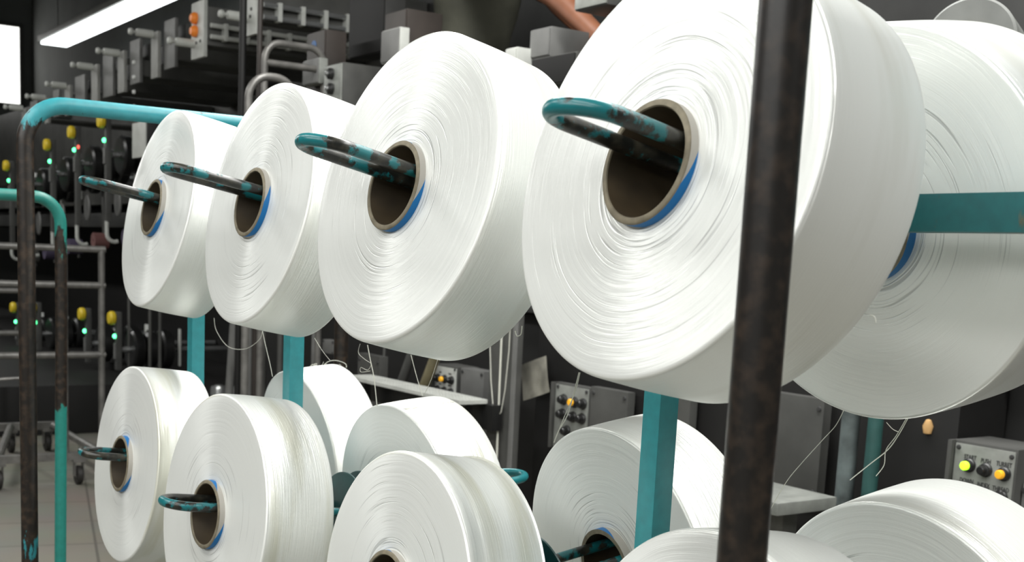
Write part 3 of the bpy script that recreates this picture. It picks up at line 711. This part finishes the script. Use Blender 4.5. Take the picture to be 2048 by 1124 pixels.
# ------------------------------------------------------------------ upper boxes (projecting spindle housings)
UN = [  # xl, x mid, x right, y top, y bottom, kind
 (383, 385, 408, 8, 120, 'W', 'white fronted machine box with two orange buttons, left of the thin black pole'),
 (489, 491, 513, -60, 74, 'W', 'white fronted machine box right of the thin black pole'),
 (302, 318, 339, 48, 158, 'G', 'grey machine box second from the orange buttoned box toward the left'),
 (235, 250, 269, 88, 187, 'G', 'grey machine box with white dots, third of the receding row'),
 (182, 196, 216, 116, 212, 'G', 'grey machine box fourth of the receding row above the teal rail bend'),
 (129, 141, 160, 158, 232, 'G', 'grey machine box fifth of the receding row, over the teal rail bend'),
 (88, 97, 109, 184, 248, 'G', 'grey machine box sixth of the receding row, left of the teal rail bend'),
 (43, 52, 66, 206, 264, 'G', 'smallest grey machine box, farthest of the receding row'),
]
for idx, (xl, xm_, xr_, yt, yb, kind, lab) in enumerate(UN):
    a = hx(xl, yt, XM); b = hx(xr_, yt, XM); m_ = hx(xm_, yt, XM); zb = hx(xl, yb, XM).z; zt3 = a.z
    root = empty('spindle_box', (XM + .4, (a.y + b.y) / 2, zb), lab, 'machine box', 'machine boxes in a receding row'); ps = []
    XE = 2.54
    if kind == 'W':
        ps.append(MB().box((XM, b.y, zb), (XM + .02, a.y, zt3), .003).build('front_plate', M['light']))
        ps.append(MB().box((XM + .021, b.y + .01, zb + .06), (XE, a.y - .02, zt3 - .03), .005).build('housing', M['dark2']))
        yr = b.y - .02
        z1 = hx(xr_ + 10, 46 if idx == 0 else 4, XM).z
        for dz in (0, -.055):
            ps.append(MB().tube([(XM + .03, yr, z1 + dz), (XE - .05, yr, z1 + dz)], .012, 10).build('rail', M['chrome' if idx else 'light']))
        for k in range(7): 
            ps.append(MB().box((XM + .1 + k * .12, yr - .016, z1 - .07), (XM + .12 + k * .12, b.y + .012, z1 + .016), .002).build('rail_clip', M['light']))
        if idx == 0:
            for py in (37, 63):
                p = hx(392, py, XM); ps.append(MB().lathe([(0, 0), (.03, 0), (.03, .015), (.018, .03), (0, .032)], 20, mtx=Matrix.Translation(p) @ NEGX).build('orange_button', M['orange']))
        for (px, py) in ((393, 86), (401, 82)) if idx == 0 else ((501, 33), (503, 18)):
            p = hx(px, py, XM); ps.append(MB().lathe([(0, 0), (.008, 0), (.007, .004), (0, .005)], 10, mtx=Matrix.Translation(p) @ NEGX).build('screw', M['ink']))
    else:
        ps.append(MB().box((XM, m_.y + .02, zb), (XM + .02, a.y, zt3 - .05), .003).build('front_plate', M['plate']))
        ps.append(MB().box((XM + .03, b.y, zb + .04), (XM + .05, m_.y, zt3), .003).build('side_plate', M['grey']))
        ps.append(MB().box((XM + .051, b.y + .01, zb + .08), (XE, a.y - .01, zt3 - .12), .005).build('housing', M['dark2']))
        ps.append(MB().box((XM + .10, b.y + .02, zt3 - .115), (XM + .3, a.y - .04, zt3 - .02), .005).build('motor_cover', M['grey2']))
        for k in range(4):
            if idx in (3,):
                ps.append(MB().lathe([(0, 0), (.014, 0), (.010, .012), (0, .014)], 12, mtx=Matrix.Translation((XM + .03, (b.y + m_.y) / 2, zt3 - .13 - k * .085)) @ NEGX).build('white_stud', M['white']))
    # white guide cylinder sticking out toward the aisle
    zc = zb + (zt3 - zb) * (.28 if kind == 'W' else .80); yc = a.y - .03
    sc = .8
    mt = Matrix.Translation((XM, yc, zc)) @ NEGX
    ps.append(MB().lathe([(0, .0), (.022, .0), (.022, .085), (.019, .095), (.009, .098), (.009, .110), (.017, .116), (.020, .128), (.015, .138), (0, .142)], 22, mtx=mt).build('guide_cylinder', M['light']))
    rebase(root, ps)

# upright poles in front of them
for (px, w_, m, lab) in ((485, 15, 'black', 'thin black vertical pole beside the white fronted machine boxes'), (519, 11, 'brown', 'thin dark vertical pole right of the black one')):
    X = 1.3; p = hx(px, 120, X); dep = (p - CAM).dot(cF); rr = w_ * dep / FPX / 2
    root = empty('vertical_pole', (p.x, p.y, 0), lab, 'pole')
    q = [Vector((p.x, p.y, 0)), Vector((p.x, p.y, 3.3))]
    o = MB().tube(q, rr, 14).build('shaft', M[m]); rebase(root, [o])
    lathe_on(Matrix.Translation((p.x, p.y, 0)), [(0, 0), (rr * 3, 0), (rr * 3, .01), (0, .0101)], 'base_plate', M[m], root, 16)
# bent-pipe trolley behind
XB = 1.34
root = empty('bent_pipe_rack', (1.2, hx(560, 100, XB).y, 0), 'grey bent pipe rack with rounded top bars behind the second upper spool', 'rack'); ps = []
yq = hx(560, 90, XB).y
def q(px, py): return hy(px, py, yq)
rq = .014
za = q(570, 88).z; xa_ = q(530, 90).x; xb2 = q(650, 90).x
pts = [Vector((xa_, yq, 0.02)), Vector((xa_, yq, za - .07))] + arc((xa_ + .07, yq, za - .07), .07, math.pi, math.pi / 2, (1, 0, 0), (0, 0, 1), 8)[1:] + [Vector((xb2 - .07, yq, za))] + arc((xb2 - .07, yq, za - .07), .07, math.pi / 2, 0, (1, 0, 0), (0, 0, 1), 8)[1:] + [Vector((xb2, yq, .02))]
ps.append(MB().tube(pts, rq, 14).build('end_frame', M['pipe']))
zb_ = q(570, 130).z
ps.append(MB().tube([(xa_, yq, zb_), (xb2, yq, zb_)], rq, 14).build('cross_bar', M['pipe']))
yq2 = yq - .55
xa2 = xa_ - .02
z2_ = hy(510, 150, yq2).z
xp = hy(497, 200, yq2).x
pts = [Vector((xp, yq2, 0.02)), Vector((xp, yq2, z2_ - .08))] + arc((xp + .08, yq2, z2_ - .08), .08, math.pi, math.pi / 2, (1, 0, 0), (0, 0, 1), 8)[1:] + [Vector((xp + .10, yq2, z2_))]
pts += arc((xp + .10, yq2, z2_ - .08), .08, math.pi / 2, 0, (1, 0, 0), (0, 0, 1), 8)[1:] + [Vector((xp + .18, yq2, .02))]
ps.append(MB().tube(pts, rq, 14).build('end_frame', M['pipe']))
for x_ in ((xa_, xp), (xb2, xp + .18)):
    ps.append(MB().tube([(x_[0], yq, .1), (x_[1], yq2, .1)], rq, 12).build('base_rail', M['pipe']))
rebase(root, ps)

# boxes in the upper middle
def slab(label, xl, xr, yt, yb, X, depth, m1, m2, name='machine_cabinet', cat='cabinet', extra=None):
    a = hx(xl, yt, X); b = hx(xr, yt, X); zb = hx(xl, yb, X).z
    root = empty(name, (X + depth / 2, (a.y + b.y) / 2, zb), label, cat); ps = []
    ps.append(MB().box((X + .006, b.y, zb), (X + depth, a.y, a.z), .004).build('housing', M[m2]))
    ps.append(MB().box((X, b.y + .004, zb + .004), (X + .0055, a.y - .004, a.z - .004), .001).build('front_panel', M[m1]))
    if extra: extra(ps, a, b, zb)
    rebase(root, ps); return root
def ex_sticker(ps, a, b, zb):
    p = hx(628, 92, 1.55); ps.append(MB().lathe([(0, 0), (.022, 0), (.022, .002), (0, .0025)], 20, mtx=Matrix.Translation((1.5495, p.y, p.z)) @ NEGX).build('blue_sticker', M['blue']))
slab('tall dark machine cabinet with a round blue sticker, above the second upper spool', 614, 650, 68, 250, 1.55, .10, 'brown', 'brown', extra=ex_sticker)
slab('small grey box hanging at the lower front of the blue stickered cabinet', 605, 636, 122, 172, 1.50, .045, 'grey', 'panel')
def ex_knobs(ps, a, b, zb):
    for py in (148, 178):
        p = hx(664, py, 1.5); ps.append(MB().lathe([(0, 0), (.022, 0), (.022, .014), (.015, .02), (0, .021)], 20, mtx=Matrix.Translation((1.50, p.y, p.z)) @ NEGX).build('round_knob', M['black2']))
        ps.append(MB().lathe([(0, .0212), (.008, .0212), (.008, .03), (0, .031)], 14, mtx=Matrix.Translation((1.50, p.y, p.z)) @ NEGX).build('knob_cap', M['chrome']))
slab('grey switch box with two round knobs between the second and third upper spools', 648, 684, 132, 260, 1.50, .22, 'panel', 'grey2', name='switch_box', cat='switch box', extra=ex_knobs)
slab('dark tall cabinet left of the person in the olive shirt', 770, 812, 28, 260, 1.56, .16, 'brown', 'brown')
slab('small pale grey box on the front of the dark tall cabinet', 762, 798, 62, 128, 1.51, .045, 'grey', 'light')
slab('grey cabinet under the bare arm, left of the largest spool', 1060, 1100, 60, 118, 1.62, .16, 'grey', 'grey')
slab('white small box behind the third upper spool', 1010, 1032, 97, 135, 1.56, .07, 'light', 'light')
slab('dark tray under the grey cabinet beside the largest spool', 1062, 1150, 118, 175, 1.57, .18, 'black', 'dark2', name='machine_tray', cat='tray')
slab('dim grey metal bracket right above the bare arm', 1150, 1215, -30, 22, 1.62, .14, 'panel', 'grey2', name='machine_bracket', cat='bracket')
slab('dark backing cabinet between the switch box and the dark tall cabinet', 700, 770, -40, 118, 1.72, .10, 'black', 'dark')

# grey package at the upper right
c = hx(1936, 84, 1.0); dep = (c - CAM).dot(cF); r_ = 90 * dep / FPX
root = empty('yarn_package', c, 'dim grey yarn package high behind the shaded upper right spool', 'yarn package')
axp = Vector((-.9, -.35, .1)).normalized(); mtp = Matrix.Translation(c) @ axp.to_track_quat('Z', 'Y').to_matrix().to_4x4()
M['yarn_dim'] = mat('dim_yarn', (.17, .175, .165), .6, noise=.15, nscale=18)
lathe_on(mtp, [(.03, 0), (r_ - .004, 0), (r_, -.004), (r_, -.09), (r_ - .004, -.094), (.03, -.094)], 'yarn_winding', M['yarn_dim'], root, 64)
lathe_on(mtp, [(.022, .006), (.0295, .006), (.0295, -.10), (.022, -.10), (.022, .006)], 'core_tube', M['tube_rim'], root, 32)
arm = empty('creel_arm', (2.5, c.y, 0), 'dark creel arm carrying the dim grey yarn package', 'arm')
o = MB().tube([c + axp * .03, c - axp * .3, Vector((c - axp * .3)) + Vector((0, 0, 0)) + Vector((.9, 0, .0))], .014, 12).build('rod', M['black']); rebase(arm, [o])

# ------------------------------------------------------------------ winding stations with yellow knobs
def head_unit(px, py, label, seed, up=True, red=False):
    p = hx(px, py, XM); root = empty('winding_station', (XM + .2, p.y, p.z), label, 'winding station', 'winding stations with yellow knobs'); ps = []
    rnd = random.Random(seed)
    k = 1.0
    ps.append(MB().box((XM + .01, p.y - .02, p.z - (.62 if up else .33)), (XM + .045, p.y + .02, p.z + .04), .004).build('arm', M['grey2']))
    ps.append(MB().lathe([(0, 0), (.030, 0), (.042, .010), (.044, .03), (.036, .044), (0, .048)], 24, mtx=Matrix.Translation((XM + .009, p.y, p.z)) @ NEGX).build('yellow_knob', M['yellow']))
    o = MB().lathe([(0, 0), (.014, 0), (.014, .010), (.008, .016), (0, .017)], 16, mtx=Matrix.Translation((XM + .009, p.y, p.z - .115)) @ NEGX).build('indicator_lamp', M['green']); ps.append(o)
    if red: ps.append(MB().lathe([(0, 0), (.012, 0), (.012, .010), (0, .014)], 16, mtx=Matrix.Translation((XM + .03, p.y - .025, p.z - .095)) @ NEGX).build('red_lamp', M['red']))
    ps.append(MB().box((XM + .0, p.y - .016, p.z - .26), (XM + .009, p.y + .016, p.z - .16), .003).build('label_plate', M['grey']))
    for i in range(3):
        x = XM + .10 + i * .095; r_ = .125 - (.012 if i == 1 else 0)
        ps.append(MB().lathe([(.02, 0), (r_ - .015, 0), (r_, .012), (r_, .062), (r_ - .015, .074), (.02, .074)], 36, mtx=Matrix.Translation((x, p.y, p.z - .20)) @ Matrix.Rotation(math.pi / 2, 4, 'Y'), closed=True).build('drum', M['black2']))
    ps.append(MB().tube([(XM + .05, p.y, p.z - .2), (2.54, p.y, p.z - .2)], .018, 12).build('shaft', M['chrome']))
    ps.append(MB().box((XM + .385, p.y - .13, p.z - .30), (XM + .395, p.y - .10, p.z - .06), .002).build('bright_strip', M['light']))
    ps.append(MB().tube([(XM + .22, p.y, p.z - .074), (XM + .22, p.y, p.z - .04)], .012, 10).build('stud', M['white']))
    if not up: rebase(root, ps); return
    ps.append(MB().lathe([(0, 0), (.055, 0), (.06, .008), (.055, .016), (0, .018)], 28, mtx=Matrix.Translation((XM + .10, p.y, p.z - .50)) @ NEGX @ Matrix.Scale(1.5, 4, (1, 0, 0))).build('guide_plate', M['grey']))
    ps.append(MB().tube([(XM + .20, p.y, p.z - .42), (XM + .205, p.y, p.z - .60), (XM + .21, p.y, p.z - .80)], .012, 8).build('guide_rod', M['grey2']))
    ps.append(MB().lathe([(.01, 0), (.055, 0), (.055, .10), (.01, .10)], 24, mtx=Matrix.Translation((XM + .13, p.y, p.z - .72)) @ Matrix.Rotation(math.pi / 2, 4, 'Y'), closed=True).build('small_package', M[rnd.choice(['pink', 'purple', 'grey2', 'black2'])]))
    pp = [(XM + .02, p.y, p.z - .62), (XM + .02, p.y, p.z - .70)] + [(XM + .02 + .05 * (1 - math.cos(t)), p.y, p.z - .70 - .05 * math.sin(t)) for t in (.4, .8, 1.2, 1.57, 2.)]
    ps.append(MB().tube(pp, .013, 8).build('white_hook', M['light']))
    rebase(root, ps)
HD = [(207, 243, 'winding station with the yellow knob touching the teal top rail', 0), (147, 265, 'winding station with yellow knob and a red lamp beside the green one', 1), (98, 290, 'winding station with yellow knob just right of the worn teal bend', 0), (52, 314, 'winding station hidden partly behind the worn end post', 0), (16, 332, 'farthest upper winding station at the left edge with a green lamp', 0)]
for i, (x, y, l, rd) in enumerate(HD): head_unit(x, y, l, i + 1, red=bool(rd))
HL = [(228, 636, 'lower winding station nearest the front left spool, right of the grey cart post'), (168, 628, 'lower winding station with yellow knob seen through the grey cart'), (70, 615, 'lower winding station with yellow knob right of the worn end post'), (30, 615, 'lower winding station at far left, left of the worn end post')]
for i, (x, y, l) in enumerate(HL): head_unit(x, y, l, i + 11, up=False)
# light-grey motor box between rows
slab('pale grey box beside the teal top rail left of the first upper spool', 264, 292, 246, 318, 1.6, .25, 'light', 'black2', name='motor_box', cat='box')

# ------------------------------------------------------------------ the person on the walkway
def skin_body(name, verts, edges, radii, m, parent=None, sub=2):
    me = bpy.data.meshes.new(name); me.from_pydata(verts, edges, []); o = bpy.data.objects.new(name, me); COL.objects.link(o)
    sk = o.modifiers.new('Skin', 'SKIN'); me.skin_vertices.new() if not me.skin_vertices else None
    for i, r in enumerate(radii):
        s = me.skin_vertices[0].data[i]; s.radius = r if isinstance(r, tuple) else (r, r); s.use_root = (i == 0)
    sk.use_smooth_shade = True
    sb = o.modifiers.new('Sub', 'SUBSURF'); sb.levels = sub; sb.render_levels = sub
    dg = bpy.context.evaluated_depsgraph_get(); m2 = bpy.data.meshes.new_from_object(o.evaluated_get(dg)); bpy.data.objects.remove(o)
    m2.materials.clear(); m2.materials.append(m)
    for p in m2.polygons: p.use_smooth = True
    o = bpy.data.objects.new(name, m2); COL.objects.link(o)
    if parent: o.parent = parent
    return o
XP = 2.08
hip = hx(935, 128, XP); yb0 = hip.y; zf = 1.0
# person turned to -Y (right in the photo), leaning forward, arm reaching down and forward
H = hip.z; 
def V3(dx, dy, z): return (XP + dx, yb0 + dy, z)
pelv = V3(0, 0, H + .02); waist = V3(0, -.03, H + .15); chest = V3(0, -.10, H + .34); neckb = V3(0, -.17, H + .50); head = V3(-.01, -.24, H + .62); htop = V3(-.01, -.26, H + .74)
armA = hx(1112, -8, XP - .20); armB = hx(1205, 82, XP - .25)
verts = [pelv, waist, chest, neckb, head, htop,
  V3(-.17, -.14, H + .44), tuple(armA), tuple(armB), tuple(armB + Vector((-.02, -.07, -.05))),
  V3(.17, -.12, H + .44), V3(.22, -.32, H + .22), V3(.18, -.52, H + .10), V3(.17, -.58, H + .07),
  V3(-.09, 0, H - .06), V3(-.10, -.02, (H + zf) / 2 + .02), V3(-.10, .02, zf + .09), V3(-.10, -.12, zf + .04),
  V3(.09, 0, H - .06), V3(.10, -.02, (H + zf) / 2 + .02), V3(.10, .02, zf + .09), V3(.10, -.12, zf + .04)]
edges = [(0, 1), (1, 2), (2, 3), (3, 4), (4, 5), (2, 6), (6, 7), (7, 8), (8, 9), (2, 10), (10, 11), (11, 12), (12, 13), (0, 14), (14, 15), (15, 16), (16, 17), (0, 18), (18, 19), (19, 20), (20, 21)]
rad = [(.15, .10), (.13, .095), (.16, .10), .055, .085, .07, .065, .046, .034, .038, .065, .045, .034, .038, .09, .06, .042, .035, .09, .06, .042, .035]
body = skin_body('person', verts, edges, rad, M['skin'])
tag(body, 'person in an olive work shirt leaning over the machine, bare arm reaching down', 'person')
# fingers on the reaching hand
fb = MB(); hb = Vector(verts[9])
for i in range(4):
    q0 = hb + Vector((-.02 + .016 * i, -.0, -.01)); L = (.030, .036, .033, .026)[i]
    fb.tube([q0, q0 + Vector((0, -L * .8, -L * .6)), q0 + Vector((0, -L, -L * 1.6)), q0 + Vector((0, -L * .7, -L * 2.3))], [.0085, .008, .0075, .006], 8)
q0 = hb + Vector((.035, .02, 0)); fb.tube([q0 - Vector((.015, 0, 0)), q0 + Vector((.012, -.02, -.02)), q0 + Vector((.010, -.03, -.045))], [.011, .0095, .007], 8)
fb.build('fingers', M['skin'], body)
fv = MB()
hd = Vector(head)
fv.lathe([(0, -.02), (.010, -.01), (.013, .01), (.006, .03), (0, .034)], 10, mtx=Matrix.Translation(hd + Vector((0, -.095, .0))))
fv.build('nose', M['skin'], body)
for s in (-1, 1):
    MB().lathe([(0, -.011), (.008, -.008), (.011, 0), (.008, .008), (0, .011)], 12, mtx=Matrix.Translation(hd + Vector((s * .03, -.078, .03)))).build('eye', M['white'], body)
    MB().lathe([(0, -.028), (.008, -.02), (.012, .0), (.01, .02), (0, .03)], 10, mtx=Matrix.Translation(hd + Vector((s * .088, 0, .0)))).build('ear', M['skin'], body)
MB().box((-.022, -.004, -.004), (.022, .004, .004), .002, Matrix.Translation(hd + Vector((0, -.088, -.035)))).build('mouth', M['maroon'], body)
MB().lathe([(.098, -.02), (.102, .02), (.09, .07), (.05, .105), (0, .115)], 24, mtx=Matrix.Translation(hd + Vector((0, .015, .03)))).build('hair', M['hair'], body)
# shirt and trousers: same skeleton, a little fuller
sv = [V3(0, .0, H - .10), V3(0, -.01, H + .02), waist, chest, V3(0, -.15, H + .46), V3(-.17, -.14, H + .44), tuple(Vector(V3(-.17, -.14, H + .44)).lerp(armA, .82)), V3(.17, -.12, H + .44), V3(.215, -.29, H + .25)]
skin_body('shirt', sv, [(0, 1), (1, 2), (2, 3), (3, 4), (3, 5), (5, 6), (3, 7), (7, 8)], [(.19, .20), (.175, .18), (.165, .15), (.185, .135), .075, .09, .075, .09, .07], M['shirt'], body)
tv = [pelv, V3(-.09, 0, H - .06), V3(-.10, -.02, (H + zf) / 2 + .02), V3(-.10, .02, zf + .10), V3(.09, 0, H - .06), V3(.10, -.02, (H + zf) / 2 + .02), V3(.10, .02, zf + .10)]
skin_body('trousers', tv, [(0, 1), (1, 2), (2, 3), (0, 4), (4, 5), (5, 6)], [(.16, .12), .105, .08, .062, .105, .08, .062], M['trousers'], body)
for s in (-1, 1):
    MB().box((-.045, -.17, 0), (.045, .09, .085), .03, Matrix.Translation((XP + s * .10, yb0 - .01, zf + .001))).build('shoe', M['black2'], body)

# ------------------------------------------------------------------ ceiling lights
def fixture(x, y0, y1, z, label, w=.16, lamp=True):
    root = empty('fluorescent_light', (x, (y0 + y1) / 2, z), label, 'ceiling light', 'fluorescent ceiling lights'); ps = []
    ps.append(MB().box((x - w / 2, y0, z), (x + w / 2, y1, z + .06), .01).build('housing', M['light']))
    ps.append(MB().box((x - w * .42, y0 + .03, z - .03), (x + w * .42, y1 - .03, z - .0005), .012).build('diffuser', M['tube_light']))
    for y in (y0 + .2, y1 - .2): ps.append(MB().tube([(x, y, z + .06), (x, y, ZC)], .005, 6).build('hanger', M['pipe']))
    rebase(root, ps)
p1 = hz(84, 84, 3.3); p0 = hz(150, 25, 3.3)
fixture(p1.x + .12, p1.y - 6, p1.y, 3.3, 'glaring white fluorescent ceiling light at the upper left corner', .34)
fixture(-1.6, -1.5, 3.5, 3.3, 'fluorescent ceiling light above the aisle left of the trolley, out of view', .3)
def area(name, loc, sx, sy, e, rot=(0, 0, 0), col=(1, 1, .97)):
    l = bpy.data.lights.new(name, 'AREA'); l.shape = 'RECTANGLE'; l.size = sx; l.size_y = sy; l.energy = e; l.color = col
    o = bpy.data.objects.new(name, l); COL.objects.link(o); o.location = loc; o.rotation_euler = rot; return o
area('light_aisle', (-1.7, .2, 3.2), .35, 6, 70, rot=(0, math.radians(-12), 0))
area('light_over', (1.0, .2, 3.2), .35, 6, 190)
area('light_left', (-3.4, -.5, 2.7), .5, 5, 85, rot=(0, math.radians(-55), 0))
area('light_far', (-.6, 9, 3.2), .35, 8, 150)
world = bpy.data.worlds.new('world'); C.world = world; world.use_nodes = True
world.node_tree.nodes['Background'].inputs[0].default_value = (.8, .85, .85, 1); world.node_tree.nodes['Background'].inputs[1].default_value = .42
